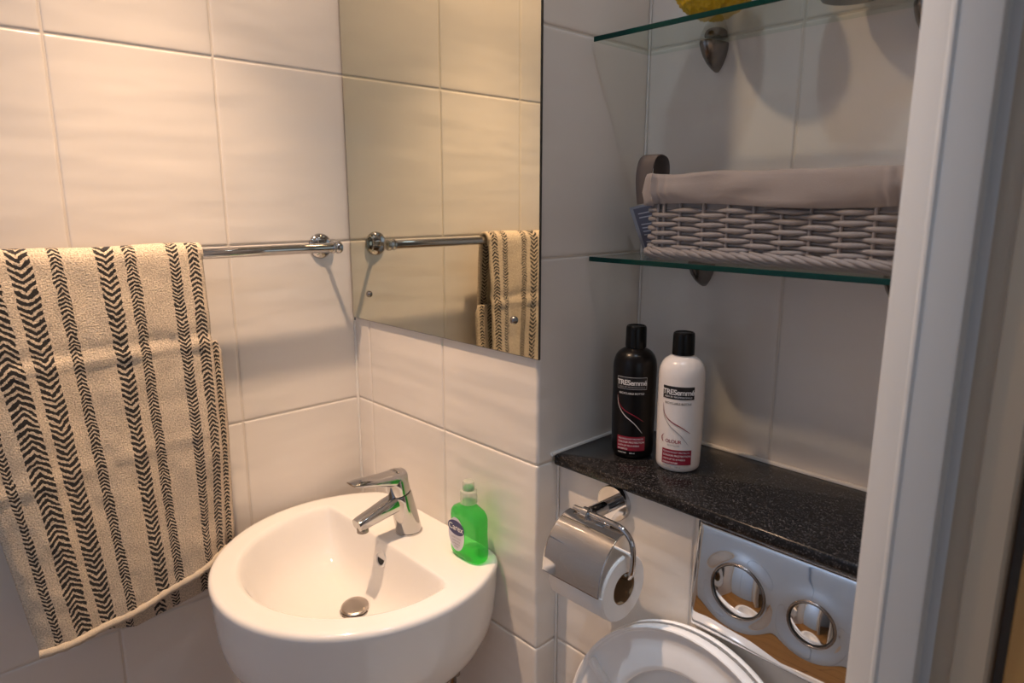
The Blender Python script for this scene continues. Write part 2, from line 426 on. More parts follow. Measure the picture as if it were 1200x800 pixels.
# ------------------------------------------------------------------ towel rail
BX, BZ = .060, .331
YR = -.0713
t = thing('towel_rail', (0, -.4, BZ), 'chrome towel rail fixed to the tiled wall beside the mirror', 'towel rail')
mk('bar', *sweep([(BX, YR - .006, BZ), (BX, -.80, BZ)], .0095, 24), M['chrome'], t)
mk('finial', *lathe((BX, YR - .008, BZ), [(.0095, 0), (.0118, .001), (.0122, .003), (.0105, .0055), (.0105, .009), (.0125, .0115), (.0125, .017), (.0105, .0205), (.005, .0225)], 28, 'y'), M['chrome'], t)
for y in (YR, -.79):
    r = mk('rose', *lathe((0, y, BZ), [(.0255, 0), (.0255, .002), (.0235, .0055), (.018, .0090), (.011, .0115), (.006, .0125)], 36, 'x'), M['chrome'], t)
    mk('post', *lathe((.010, y, BZ), [(.0065, 0), (.0046, .005), (.0042, .025), (.0048, .044), (.007, .05)], 20, 'x'), M['chrome'], t)

# ------------------------------------------------------------------ towel
YT = -.328
def ty(u, z): return YT - u * (1 - .325 * (.345 - z))
def tz_bottom(u): return -.212 - .062 * (u / .373) - .012 * math.sin(u * 9) 
t = thing('towel', (.09, -.48, -.28), 'beige hand towel with charcoal chevron stripes hanging over the chrome rail', 'towel')
UM = .378
def towel_sheet(nu=90, nv=150):
    R = .0172; rows = []; uvs = []
    for i in range(nu + 1):
        u = UM * i / nu
        zb = tz_bottom(u); zbk = -.288 - .15 * min(u, .2) + .30 * max(u - .2, 0)
        Lf = BZ - zb; La = PI * R; Lb = BZ - zbk
        row = []
        for j in range(nv + 1):
            s = (Lf + La + Lb) * j / nv
            if s < Lf:
                z = zb + s; x = BX + R + .004
                dpt = BZ - z
                x += .010 * (1 - math.exp(-dpt / .12)) + .004 * math.sin(u * 22 + 1.2) * min(1, dpt / .3) + .0035 * math.sin(u * 47 + z * 6) * min(1, dpt / .25)
                x += .0036 * math.exp(-((z - .183 + .02 * u) / .007) ** 2) - .003 * math.exp(-((z - .196 + .02 * u) / .009) ** 2)      # fold creases
                cz = .02 - .10 * (u - .1)
                x += .003 * math.exp(-((z - cz) / .010) ** 2) * (0.4 + .6 * math.sin(u * 30) ** 2)
                x += .0022 * noise.noise(Vector((u * 35, z * 28, 1.3))) + .0012 * noise.noise(Vector((u * 90, z * 80, 5)))
                x -= .024 * math.exp(-(u / .07) ** 2) * min(1, max(0, (-.02 - z) / .14))
                edge = min(u, UM - u)
                x -= .007 * math.exp(-edge / .005)
            elif s < Lf + La:
                a = (s - Lf) / R
                x = BX + math.cos(a) * (R + .004 * (1 - a / PI)); z = BZ + math.sin(a) * R * 1.15 + .001 * math.sin(u * 30)
            else:
                z = BZ - (s - Lf - La); x = BX - R - .010 * min(1, (BZ - z) / .15) + .003 * math.sin(u * 26)
                x = max(x, .014)
            row.append((x, ty(u, min(z, .345)), z)); uvs.append((u, s - Lf + 1.0))
        rows.append(row)
    v, f = grid(rows); return v, f, uvs
v, f, uvs = towel_sheet()
o = mk('cloth', v, f, M['towel'], t, uvs=uvs, angle=180)
md = o.modifiers.new('thick', 'SOLIDIFY'); md.thickness = .007; md.offset = -1
# folded-under layer showing along the right edge below the crease
rows = []; uvs = []
for i in range(17):
    u = -.026 + .12 * i / 16; row = []
    for j in range(61):
        z = .178 - (.178 + .232) * j / 60
        k = min(1, (.178 - z) / .02)
        x = .066 - .014 * min(1, max(0, (-.02 - z) / .14)) + .004 * math.sin(z * 30) * .4 - .009 * math.exp(-(u + .026) / .004)
        row.append((x, YT - max(u, -.026 * (.62 + .38 * k)) * (1 - .2 * (.345 - z)) , z)); uvs.append((u, z))
    rows.append(row)
v, f = grid(rows)
o = mk('fold', v, f, M['towel'], t, uvs=uvs, angle=180)
md = o.modifiers.new('thick', 'SOLIDIFY'); md.thickness = .008; md.offset = -1
hp = []
for i in range(60):
    u = UM * i / 59; z = tz_bottom(u)
    hp.append((-.024 * math.exp(-(u / .07) ** 2) + BX + .0172 + .004 + .010 * (1 - math.exp(-.5 / .12)) + .004 * math.sin(u * 22 + 1.2) + .0035 * math.sin(u * 47 + z * 6) - .0005, ty(u, z), z - .001))
mk('hem', *sweep(hp, [(.0068 + .0007 * math.sin(i * 1.7)) for i in range(60)], 12), M['hem'], t)

# ------------------------------------------------------------------ washbasin
ZB = -.192
CX, CY, CR = .2745, -.170, .2515
t = thing('washbasin', (CX, 0, -.42), 'round white ceramic washbasin fixed in the corner under the mirror', 'washbasin')
OX, OY = .2765, -.188      # drain
NT_ = 144
def outline(th, R, yb, p=14, cx=CX, cy=CY):
    dx, dy = math.cos(th), math.sin(th)
    ex, ey = OX - cx, OY - cy
    bq = ex * dx + ey * dy; c = ex * ex + ey * ey - R * R
    rc = -bq + math.sqrt(bq * bq - c)
    if dy > 1e-4:
        rl = (yb - OY) / dy
        return (rc ** -p + rl ** -p) ** (-1 / p)
    return rc
def bring(R, yb, z, p=14, k=1.0):
    out = []
    for i in range(NT_):
        th = 2 * PI * i / NT_; r = outline(th, R, yb, p) * k
        out.append((OX + r * math.cos(th), OY + r * math.sin(th), z))
    return out
rows = []
yb = -.0008
for R, z in ((.10, -.405), (.142, -.402), (.178, -.390), (.207, -.368), (.228, -.340), (.2395, -.312), (.2442, -.285), (.2475, -.245), (.2495, -.215), (.2510, -.203), (.2505, -.1975), (.2475, -.1935), (.243, -.1922), (.235, -.1918)):
    rows.append(bring(R, yb, z, 40 if z > -.30 else 16))
# deck and rim blend to the bowl edge
ro = rows[-1]; RI = .2085; YI = -.1215
ri = bring(RI, YI, -.1918, 16)
for tt in (.35, .7, .93):
    rows.append([tuple(Vector(a).lerp(Vector(b), tt)) for a, b in zip(ro, ri)])
for k, z in ((1.0, -.1921), (.975, -.1945), (.955, -.1995), (.93, -.209), (.90, -.222), (.86, -.239), (.80, -.259), (.72, -.276), (.60, -.290), (.45, -.2985), (.3, -.303), (.17, -.3055), (.115, -.3065), (.11, -.312)):
    rows.append(bring(RI, YI, z, 16 if k > .8 else 8, k))
v, f = grid(rows, True, True, True)
bas = mk('basin', v, f, M['ceramic'], t, angle=70)
# overflow: chromed rim with dark hole on the back wall of the bowl
ov = Vector((.2775, -.1275, -.226)); nrm = Vector((0, -1, .30)).normalized(); upv = Vector((0, .30, 1)).normalized()
def disc_rows(prof, c, nn, uu, sx=1, n=28):
    s = uu.cross(nn).normalized(); rows = []
    for r, h in prof:
        rows.append([c + nn * h + s * (r * sx * math.cos(2 * PI * k / n)) + uu * (r * math.sin(2 * PI * k / n)) for k in range(n)])
    return rows
o1 = mk('overflow', *grid(disc_rows([(.0150, -.004), (.0150, .0022), (.0140, .0034), (.0122, .0032), (.0116, .001)], ov, nrm, upv), True), M['ceramic'], t)
mk('hole', *grid(disc_rows([(.0117, .0012), (.0117, .0010), (.001, .0010)], ov, nrm, upv), True, True, True), M['dark_gap'], o1)
# pop-up plug tilted in the drain
o1 = mk('drain_ring', *lathe((OX, OY, -.3075), [(.027, 0), (.027, .002), (.0255, .0032), (.022, .003), (.0205, .0)], 36, cap=False), M['chrome'], t)
c = Vector((OX - .001, OY + .001, -.2975)); nn = Vector((.10, -.12, 1)).normalized(); uu = Vector((0, 1, .12)).normalized()
mk('plug', *grid(disc_rows([(.006, -.018), (.006, -.004), (.0235, -.0045), (.0248, -.003), (.0248, -.0008), (.0235, .0004), (.018, .0012), (.009, .0018), (.001, .002)], c, nn, uu), True, True, True), M['plug'], o1)
# pedestal bracket, trap and valve beneath
o1 = mk('waste_trap', *join(lathe((OX, OY, -.55), [(.02, 0), (.033, .005), (.034, .05), (.030, .06), (.018, .066), (.018, .148)], 28), sweep(bez([(OX, OY, -.49), (OX, OY + .06, -.49), (OX, OY + .187, -.49)], 8), .016, 16)), M['chrome'], t)
mk('inlet_valve', *join(sweep([(.385, -.05, -.66), (.385, -.05, -.40)], .006, 12), lathe((.385, -.05, -.445), [(.008, 0), (.013, .002), (.013, .03), (.008, .032)], 8), sweep([(.385, -.05, -.43), (.41, -.06, -.43)], .006, 10)), M['brushed'], t)

# ------------------------------------------------------------------ mixer tap
TX = .2775
t = thing('mixer_tap', (TX, -.066, ZB), 'chrome single-lever mixer tap standing on the washbasin', 'tap')
def tp(y, z): return (TX, y, z)
mk('base_ring', *lathe((TX, -.066, ZB), [(.0255, 0), (.0255, .003), (.024, .004)], 36), M['chrome'], t)
mk('body', *sweep([tp(-.0655, ZB + .002), tp(-.0675, -.182), tp(-.0735, -.155), tp(-.0795, -.130), tp(-.0835, -.112), tp(-.0842, -.109)], [.0238, .0238, .0232, .0226, .022, .0210], 40, (1, 0, 0)), M['chrome'], t)
mk('joint_ring', *sweep([tp(-.0842, -.1095), tp(-.085, -.1060)], .0205, 36, (1, 0, 0)), M['dark_gap'], t)
hd = [(-.0850, -.1062), (-.0872, -.098), (-.0893, -.0885), (-.0908, -.0790), (-.0917, -.0710), (-.0922, -.0640), (-.0925, -.0606)]
mk('lever', *join(sweep([tp(*p) for p in hd], [.0212, .0218, .0217, .0210, .0190, .0130, .004], 40, (1, 0, 0)),
    sweep([tp(-.078, -.0800), tp(-.095, -.0775), tp(-.110, -.0755), tp(-.128, -.0728), tp(-.146, -.0698), tp(-.163, -.0672), tp(-.176, -.0652), tp(-.184, -.0640)],
          [(.0195, .0165), (.0200, .0155), (.0190, .0125), (.0178, .0102), (.0172, .0085), (.0166, .0066), (.0155, .0042), (.0138, .0014)], 32, (0, 0, 1), True, 2.5)), M['chrome'], t)
s1 = mk('spout', *sweep([tp(-.078, -.1230), tp(-.096, -.1255), tp(-.115, -.1295), tp(-.134, -.1342), tp(-.153, -.1388), tp(-.169, -.1425), tp(-.176, -.1440)],
    [(.0175, .0180), (.0168, .0165), (.0160, .0155), (.0155, .0140), (.0152, .0125), (.0150, .0112), (.0140, .0098)], 32, (0, 0, 1), True, 3.0), M['chrome'], t)
mk('aerator', *lathe((TX, -.1645, -.1605), [(.0088, 0), (.0105, .001), (.0105, .012), (.009, .014)], 24), M['brushed'], s1)

# ------------------------------------------------------------------ wrapped print on bottles
def wrap(geo, B, r, ang, z, out=.0006, tilt=0):
    """lay flat (x,y) geometry on an upright cylinder of radius r at B, centred on direction ang"""
    vv = []
    for x, y in geo[0]:
        a = ang + x / r
        rr_ = r + out
        vv.append((B[0] + rr_ * math.cos(a), B[1] + rr_ * math.sin(a), B[2] + z + y))
    return vv, geo[1]
def ribbon(pts, w0, w1, n=24):
    P = bez([(p[0], p[1], 0) for p in pts], n); rows = []
    for i, p in enumerate(P):
        tg = (P[min(i + 1, len(P) - 1)] - P[max(i - 1, 0)]).normalized(); nn = Vector((-tg.y, tg.x, 0)); s = i / (len(P) - 1)
        w = (w0 + (w1 - w0) * s) * math.sin(PI * min(max(s, .03), .97)) ** .5 / 2
        rows.append([(p + nn * w).to_2d(), (p - nn * w).to_2d()])
    v = [tuple(q) for r_ in rows for q in r_]; f = [(2 * i, 2 * i + 1, 2 * i + 3, 2 * i + 2) for i in range(len(P) - 1)]
    return v, f
CAM = Vector((1.26984, -.73408, .41697)); YAW = math.radians(46.656)
def bottle(B, label, body, white, name):
    r = .0347
    t = thing(name, B, label, 'bottle')
    prof = [(.026, 0), (.030, .001), (.0325, .004), (.0335, .010), (.0342, .04), (r, .08), (r, .125), (r, .145), (.0342, .153), (.0328, .160), (.030, .1665), (.026, .1715), (.021, .1750), (.017, .1768), (.0155, .1775), (.0155, .181)]
    mk('body', *lathe(B, prof, 56), body, t)
    mk('cap', *lathe(B, [(.0150, .1785), (.0166, .1792), (.0167, .182), (.0163, .208), (.0158, .2115), (.0145, .2132), (.0128, .2135), (.0125, .2122), (.001, .2122)], 40), M['black_plastic'], t)
    d = CAM - Vector(B); ang = math.atan2(d.y, d.x) - math.radians(7)
    L = mk('front_print', *wrap(rect_geo(-.0245, .0245, 0, .0195, 16), B, r, ang, .1165, .0004), M['print_black'] if white else M['print_white'], t)
    if not white:
        mk('brand_panel', *wrap(rect_geo(-.0240, .0240, 0, .0185, 16), B, r, ang, .1170, .0006), M['print_black'], L)
    g = text_geo('TRESemmé', .0113, 'CENTER', .90, .02)
    mk('brand_lettering', *wrap(g, B, r, ang, .1236, .0009), M['print_white'], L)
    mk('strapline_lettering', *wrap(text_geo('USED BY PROFESSIONALS', .0035, 'CENTER', 1.05), B, r, ang, .1188, .0009), M['print_white'] if white else M['print_grey'], L)
    mk('recycling_lettering', *wrap(text_geo('RECYCLABLE BOTTLE', .0042, 'CENTER'), B, r, ang, .1085, .0006), M['print_black'] if white else M['print_white'], L)
    mk('red_swoosh', *wrap(ribbon([(-.0235, .028), (-.020, .012), (-.010, .002), (.006, -.006), (.021, -.016)], .0008, .0020), B, r, ang, .080, .0006), M['print_red'], L)
    mk('grey_swoosh', *wrap(ribbon([(-.0240, .024), (-.0205, .008), (-.010, -.006), (.006, -.019), (.019, -.035)] , .0008, .0014), B, r, ang, .080, .00055), M['print_grey'] if white else M['print_white'], L)
    if white:
        mk('colour_initial', *wrap(ribbon([(-.0195, .012), (-.0235, .006), (-.0205, -.001)], .0008, .0022), B, r, ang, .048, .0006), M['print_red'], L)
        mk('colour_lettering', *wrap(text_geo('OLOUR', .0075, 'LEFT', .95), B, .0343, ang - .017 / r, .0475, .0006), M['print_red'], L)
        mk('revitalise_lettering', *wrap(text_geo('REVITALISE', .0034, 'LEFT', 1.1), B, .0343, ang - .013 / r, .0425, .0006), M['print_grey'], L)
    pz = .0135 if white else .015
    mk('red_panel', *wrap(rect_geo(-.0215, .0245, 0, .0235, 14), B, .0340, ang, pz, .0006), M['print_red'], L)
    for i, (s, sz) in enumerate((('TECHNOLOGY PROTECTS', .0034), ('COLOUR PROTECTION', .0040), ('LASTS UP TO 8 WEEKS', .0034), ('CONDITIONER' if white else 'SHAMPOO', .0034))):
        mk('panel_lettering', *wrap(text_geo(s, sz, 'LEFT'), B, .0342, ang - .0195 / r, pz + .0185 - i * .0056, .0010), M['print_white'] if i else M['label_pale'], L)
    mk('volume_lettering', *wrap(text_geo('HAIRCARE      500 ml', .0030, 'LEFT'), B, .0340, ang - .0195 / r, pz - .005, .0007), M['print_grey'] if white else M['print_white'], L)
    return t
GZ = .0132
bottle((.6390, .1340, GZ), 'black shampoo bottle with black cap on the granite worktop', M['black_body'], False, 'shampoo_bottle')
bottle((.7222, .1405, GZ), 'white conditioner bottle with black cap on the granite worktop', M['cream_body'], True, 'conditioner_bottle')

# ------------------------------------------------------------------ green soap bottle
SB = Vector((.4290, -.043, ZB + .0006))
t = thing('soap_bottle', SB, 'small green liquid soap bottle with clear cap on the washbasin edge', 'bottle')
def srow(hw, hd, z, dx=0, p=3.2, n=48):
    out = []
    for k in range(n):
        a = 2 * PI * k / n; ca, sa = math.cos(a), math.sin(a); e = 2 / p
        out.append(Vector((SB.x + dx + hw * math.copysign(abs(ca) ** e, ca), SB.y + hd * math.copysign(abs(sa) ** e, sa), SB.z + z)))
    return out
sp_ = [(.030, .012, 0), (.036, .017, .0015), (.0385, .0195, .006), (.0395, .0205, .015), (.0390, .0205, .03), (.0375, .0200, .048), (.0385, .0200, .066), (.0385, .0198, .076), (.0370, .019, .083), (.0320, .0175, .089), (.0235, .0155, .0935), (.0150, .0135, .0965), (.0125, .0125, .0985), (.0125, .0125, .104)]
mk('body', *grid([srow(a, b, z, 0, 3.0 if z < .09 else 2.0) for a, b, z in sp_], True, True, True), M['soap'], t)
cz = SB.z
cp = mk('cap', *lathe((SB.x, SB.y, cz + .101), [(.0145, 0), (.0150, .001), (.0150, .020), (.0142, .0225), (.0110, .0235), (.0108, .0355), (.0095, .0395), (.001, .0405)], 32), M['clear_cap'], t)
mk('valve', *lathe((SB.x, SB.y, cz + .1245), [(.0085, 0), (.0094, .001), (.0094, .0055), (.005, .007)], 24), M['green_cap'], cp)
def ell_geo(rx, ry, n=40):
    return [(0, 0)] + [(rx * math.cos(2 * PI * k / n), ry * math.sin(2 * PI * k / n)) for k in range(n)], [(0, k + 1, (k + 1) % n + 1) for k in range(n)]
def flat(geo, dx, dz, out): return [(SB.x + dx + x, SB.y - .0208 - out, SB.z + dz + y) for x, y in geo[0]], geo[1]
lb = mk('label', *flat(ell_geo(.0215, .031), -.010, .045, .0002), M['label_pale'], t)
mk('badge', *flat(ell_geo(.0225, .0135), -.010, .057, .0006), M['label_navy'], lb)
mk('brand_lettering', *flat(text_geo('Carex', .0155, 'CENTER'), -.010, .0525, .0010), M['print_white'], lb)
for i, s in enumerate(('HAND WASH', 'moisturising', 'antibacterial', '250 ml')):
    mk('lettering', *flat(text_geo(s, .0042, 'CENTER'), -.010, .037 - i * .0055, .0008), M['print_grey'], lb)

# ------------------------------------------------------------------ granite worktop
gy0 = .034
pts = [(W + .001, D2 - .001)] + [(W + .001 + .006 - .006 * math.cos(a), gy0 + .012 - .012 * math.sin(a)) for a in [PI / 2 * i / 6 for i in range(7)]] + [(XR - .001, gy0), (XR - .001, D2 - .001)]
def inset(p, dd): return [(min(max(x, W + .001 + (dd if x < W + .03 and y < .05 else 0)), XR), y + (dd if y < gy0 + .013 else 0)) for x, y in p]
rows = [[(x, y, z) for x, y in inset(pts, dd)] for dd, z in ((.004, -.0052), (.0015, -.0045), (.0003, -.0025), (0, 0), (0, .0075), (.0006, .0102), (.002, .0122), (.0045, .0130))]
tag(mk('granite_worktop', *grid(rows, True, True, True), M['granite'], base=(.8, .15, -.0052), angle=50), 'black speckled granite ledge above the chrome flush plate', 'worktop')

# ------------------------------------------------------------------ flush plate
fx0, fx1, fz0, fz1 = .8205, 1.046, -.1665, -.0115
BT = [(.8885, -.0865, .0375), (.9855, -.0865, .0290)]
t = thing('flush_plate', (.93, D1, -.17), 'shiny chrome dual flush plate set in the boxing under the granite ledge', 'flush plate')
nx, nz = 90, 64; rows = []
for j in range(nz + 1):
    r_ = []
    for i in range(nx + 1):
        fx = i / nx; fz = j / nz
        # crowd samples to the border
        fx = .5 - .5 * math.cos(PI * fx); fz = .5 - .5 * math.cos(PI * fz)
        x = fx0 + (fx1 - fx0) * fx; z = fz0 + (fz1 - fz0) * fz
        e = min(x - fx0, fx1 - x, z - fz0, fz1 - z)
        h = .0035 + .0045 * (1 - math.exp(-e / .0022)) + .0075 + .125 * (.085 * fz - .175 * fz * fz)
        for bx, bz, br in BT:
            dd = math.hypot(x - bx, z - bz)
            wq = math.exp(-(max(0, dd - br - .002) / .009) ** 2); h = h * (1 - wq) + .0138 * wq
        r_.append((x, D1 - h, z))
    rows.append(r_)
v, f = grid(rows)
rim = [(fx0, fz0), (fx1, fz0), (fx1, fz1), (fx0, fz1)]
v2, f2 = grid([[(x, D1 + .002, z) for x, z in rim], [(x, D1 - .0036, z) for x, z in rim]], True)
mk('plate', *join((v, f), (v2, f2)), M['plate'], t, angle=60)
for bx, bz, br in BT:
    bt = mk('flush_button', *lathe((bx, D1 - .0137, bz), [(br - .002, .006)] + [((br - .002) * k, -.0075 * (1 - k * k)) for k in (1, .95, .9, .8, .7, .6, .5, .4, .3, .2, .1, .02)], 48, 'y'), M['plate'], t)
    mk('button_ring', *torus((bx, D1 - .0144, bz), br - .0002, .0016), M['brushed'], bt)
    mk('button_gap', *torus((bx, D1 - .0140, bz), br - .0016, .0011), M['dark_gap'], bt)

# ------------------------------------------------------------------ toilet with seat and lid up
TC = .8435
t = thing('toilet', (TC, -.2, -1.0), 'white toilet with seat and lid raised below the flush plate', 'toilet')
hz = -.575
pn0 = Vector((0, .0, 0))
yl1, zl1, yl2, zl2 = .027, -.165, -.060, hz
bdir = Vector((0, yl1 - yl2, zl1 - zl2)).normalized(); cdir = Vector((0, -bdir.z, bdir.y))
O_ = Vector((TC, yl2, zl2))
def tw(a, b, c): return O_ + Vector((a, 0, 0)) + bdir * b + cdir * c
def lid_outline(sc=1.0, n=40, R=.1865, b0=.232):
    out = []
    for i in range(n + 1):
        a = PI * i / n; out.append((R * math.cos(a), b0 + R * math.sin(a)))
    for i in range(1, 13):
        k = i / 12; out.append((-R * (1 - .16 * k * k), b0 * (1 - k)))
    for i in range(1, 13):
        k = 1 - i / 12; out.append((R * (1 - .16 * k * k), b0 * (1 - k)))
    out.pop()
    cx_, cy_ = 0, b0
    return [(cx_ + (x - cx_) * sc, cy_ + (y - cy_) * sc) for x, y in out]
rows = [[tw(a, b, c) for a, b in lid_outline(s)] for s, c in ((.90, -.014), (.975, -.013), (.995, -.010), (1.0, -.006), (1.0, -.002), (.992, .0), (.978, -.001), (.965, -.005), (.5, -.006), (.1, -.006))]
mk('lid', *grid(rows, True, True, True), M['plastic_white'], t)
def hole_outline(sc):
    ol = lid_outline(1.0); out = []
    for x, y in ol:
        a = math.atan2(y - .232, x); rx, ry = .116, (.135 if y > .232 else .160)
        out.append((rx * math.cos(a) * sc, .208 + ry * math.sin(a) * sc + .012))
    return out
def mixo(t_, c, s=.985):
    A = lid_outline(s); B = hole_outline(1.0)
    return [tw(a[0] + (b[0] - a[0]) * t_, a[1] + (b[1] - a[1]) * t_, c) for a, b in zip(A, B)]
rows = [mixo(*p) for p in ((.06, .004), (.0, .006), (-.01, .010), (-.01, .019), (.0, .0225), (.035, .0235), (.075, .0225), (.10, .0185), (.14, .0165), (.5, .0165), (.86, .0175), (.94, .0165), (.99, .0135), (1.0, .009), (.97, .005), (.90, .004), (.06, .004))]
seat = mk('seat', *grid(rows, True), M['plastic_white'], t)
for a, b in ((-.136, .296), (.136, .296), (-.140, .07), (.140, .07)):
    ang = math.atan2(b - .21, a) 
    cc = tw(a, b, 0); ex = (Vector((math.cos(ang), 0, 0)) + bdir * math.sin(ang)).normalized(); ey = cdir.cross(ex)
    bv, bf = box(-.024, .024, -.006, .006, .0155, .0275, .003)
    mk('bumper', [cc + ex * x + ey * y + cdir * z for x, y, z in bv], bf, M['plastic_white'], seat)
def pan_ring(sx, yb, yf, z, n=56):
    out = []
    for k in range(n):
        a = 2 * PI * k / n; ca, sa = math.cos(a), math.sin(a)
        ym = (yb + yf) / 2 + .02; hb = yb - ym; hf = ym - yf
        out.append((TC + sx * math.copysign(abs(ca) ** (.7 if sa > 0 else 1), ca), ym + (hb * sa ** .55 if sa > 0 else hf * sa), z))
    return out
rows = [pan_ring(.12, .044, -.34, -1.0), pan_ring(.125, .044, -.36, -.97), pan_ring(.13, .044, -.38, -.85), pan_ring(.155, .044, -.42, -.75), pan_ring(.178, .044, -.455, -.67), pan_ring(.184, .044, -.47, -.625), pan_ring(.184, .044, -.47, -.605), pan_ring(.180, .04, -.466, -.600),
        pan_ring(.135, -.075, -.425, -.600), pan_ring(.128, -.085, -.418, -.61), pan_ring(.115, -.10, -.40, -.66), pan_ring(.085, -.12, -.35, -.74), pan_ring(.05, -.14, -.27, -.79), pan_ring(.03, -.16, -.24, -.80)]
mk('pan', *grid(rows, True, True, True), M['ceramic'], t)
for s in (-1, 1):
    mk('hinge', *join(lathe((TC + s * .075, yl2 + .004, -.6), [(.014, 0), (.014, .018), (.010, .022)], 20), sweep([(TC + s * .055, yl2 + .004, -.583), (TC + s * .105, yl2 + .004, -.583)], .009, 16)), M['chrome'], t)

# ------------------------------------------------------------------ toilet roll holder and roll
RY, RZ, RR = -.0225, -.120, .0490
t = thing('toilet_roll_holder', (.674, D1, -.035), 'chrome toilet roll holder with curved cover on the boxing', 'toilet roll holder')
mk('rose', *lathe((.674, D1, -.036), [(.0285, 0), (.0285, -.009), (.0275, -.0105), (.001, -.0108)], 44, 'y'), M['chrome'], t)
mk('arm', *join(sweep([(.674, D1 - .008, -.036), (.675, .012, -.035), (.676, -.010, -.0335)], [.0105, .0105, .0100], 24), lathe((.676, -.0225, -.030), [(.0075, -.006), (.009, -.005), (.009, .005), (.0075, .006)], 20, 'x')), M['chrome'], t)
rod = bez([(.652, RY, -.029), (.68, RY, -.029), (.728, RY, -.029), (.744, RY, -.032), (.757, RY, -.043), (.7615, RY, -.058), (.7615, RY, -.082), (.7585, RY, -.095), (.748, RY, -.1010), (.70, RY, -.1012), (.66, RY, -.1012)], 8)
mk('rod', *sweep(rod, .0042, 14, (0, 1, 0)), M['chrome'], t)
cv = bez([(0, RY + .002, -.0345), (0, RY - .010, -.0365), (0, RY - .028, -.0455), (0, RY - .044, -.0640), (0, RY - .0535, -.086), (0, RY - .0570, -.1130)], 10)
v, f = grid([[(x, p.y, p.z) for p in cv] for x in (.642, .644, .66, .68, .70, .72, .738, .7465, .748)])
o = mk('cover', v, f, M['chrome'], t, angle=60); md = o.modifiers.new('thick', 'SOLIDIFY'); md.thickness = .0014; md.offset = 0
mk('hinge_tab', *join(box(.668, .715, RY - .010, RY + .006, -.0372, -.0338, .001), sweep([(.660, RY + .001, -.0335), (.722, RY + .001, -.0335)], .0042, 14)), M['chrome'], o)
rx0, rx1 = .6485, .7485
t = thing('toilet_roll', ((rx0 + rx1) / 2, RY, RZ - RR), 'white toilet roll hanging on the chrome holder', 'toilet roll')
n = 56; rows = []
for r_, x in ((.0240, rx0), (RR - .002, rx0), (RR, rx0 + .002), (RR, rx1 - .002), (RR - .002, rx1), (.0240, rx1)):
    rows.append([(x, RY + r_ * math.cos(2 * PI * k / n), RZ + r_ * math.sin(2 * PI * k / n)) for k in range(n)])
mk('paper', *grid(rows, True), M['paper'], t)
rows = []
for r_, x in ((.0239, rx0 + .0005), (.0239, rx1 - .0005), (.0228, rx1 - .0005), (.0228, rx0 + .0005), (.0239, rx0 + .0005)):
    rows.append([(x, RY + r_ * math.cos(2 * PI * k / n), RZ + r_ * math.sin(2 * PI * k / n)) for k in range(n)])
mk('core', *grid(rows, True), M['card_tube'], t)
sh = [(0, RY - RR - .0008, RZ + .004), (0, RY - RR - .001, RZ - .010), (0, RY - RR + .0035, RZ - .022), (0, RY - RR + .0075, RZ - .030)]
v, f = grid([[(x, p.y, p.z) for p in bez(sh, 6)] for x in (rx0, (rx0 + rx1) / 2, rx1)])
o = mk('loose_sheet', v, f, M['paper'], t); md = o.modifiers.new('thick', 'SOLIDIFY'); md.thickness = .0008

# ------------------------------------------------------------------ glass shelves with clamp brackets
def shelf(z, label, y0):
    t = thing('glass_shelf', (.79, .18, z), label, 'shelf', 'glass shelves in the alcove')
    v, f = box(.5585, 1.024, y0, D2 - .004, z - .0075, z, .0008, 1)
    fm = []
    for p in f:
        nn = (Vector(v[p[1]]) - Vector(v[p[0]])).cross(Vector(v[p[2]]) - Vector(v[p[0]])).normalized()
        fm.append(1 if abs(nn.z) < .9 and sum(v[i][1] for i in p) / len(p) < y0 + .001 else 0)
    mk('glass_pane', v, f, M['glass'], t, smooth=False, mats=[M['glass_edge']], fm=fm)
    for bx in (.682, .975):
        rows = []
        for dz, hw, dp in ((-.0076, .0170, .045), (-.010, .0174, .046), (-.018, .0165, .043), (-.028, .0140, .037), (-.038, .0098, .027), (-.045, .0055, .016), (-.049, .0020, .007)):
            rows.append([(bx + hw * math.cos(a), D2 - .0005 - dp * abs(math.sin(a)) ** .8, z + dz) for a in [PI * k / 20 for k in range(21)]])
        lo = grid(rows, True, True, True)
        rows = []
        for dz, hw, dp in ((.0002, .0140, .034), (.004, .0140, .034), (.009, .0130, .030), (.013, .0095, .022), (.0155, .005, .012)):
            rows.append([(bx + hw * math.cos(a), D2 - .0005 - dp * abs(math.sin(a)) ** .8, z + dz) for a in [PI * k / 20 for k in range(21)]])
        hi = grid(rows, True, True, True)
        mk('bracket', *join(lo, hi), M['brushed'], t, angle=50)
ZS1, ZS2 = .332, .664
shelf(ZS1, 'lower glass shelf with green edge, carrying the wicker basket', .108)
shelf(ZS2, 'upper glass shelf with green edge, carrying the yellow puff', .107)

# ------------------------------------------------------------------ objects on the upper shelf
c = Vector((.7255, .166, ZS2 + .062)); rows = []
nu, nv = 120, 70
for j in range(nv + 1):
    ph = PI * j / nv; r_ = []
    for i in range(nu):
        th = 2 * PI * i / nu; d_ = Vector((math.sin(ph) * math.cos(th), math.sin(ph) * math.sin(th), -math.cos(ph)))
        k = .0575 + .0035 * noise.noise(d_ * 7) + .0040 * abs(noise.noise(d_ * 16 + Vector((3, 1, 2)))) + .0015 * noise.noise(d_ * 40)
        p = c + d_ * k; p.z = max(p.z, ZS2 + .0006); r_.append(p)
    rows.append(r_)
tag(mk('bath_puff', *grid(rows, True), M['yellow'], base=(c.x, c.y, ZS2), angle=180), 'crinkled yellow bath puff on the upper glass shelf', 'bath puff')
pc = (.9040, .190, ZS2 + .0006)
t = thing('round_pot', pc, 'dark round pot on the upper glass shelf beside the yellow puff', 'pot')
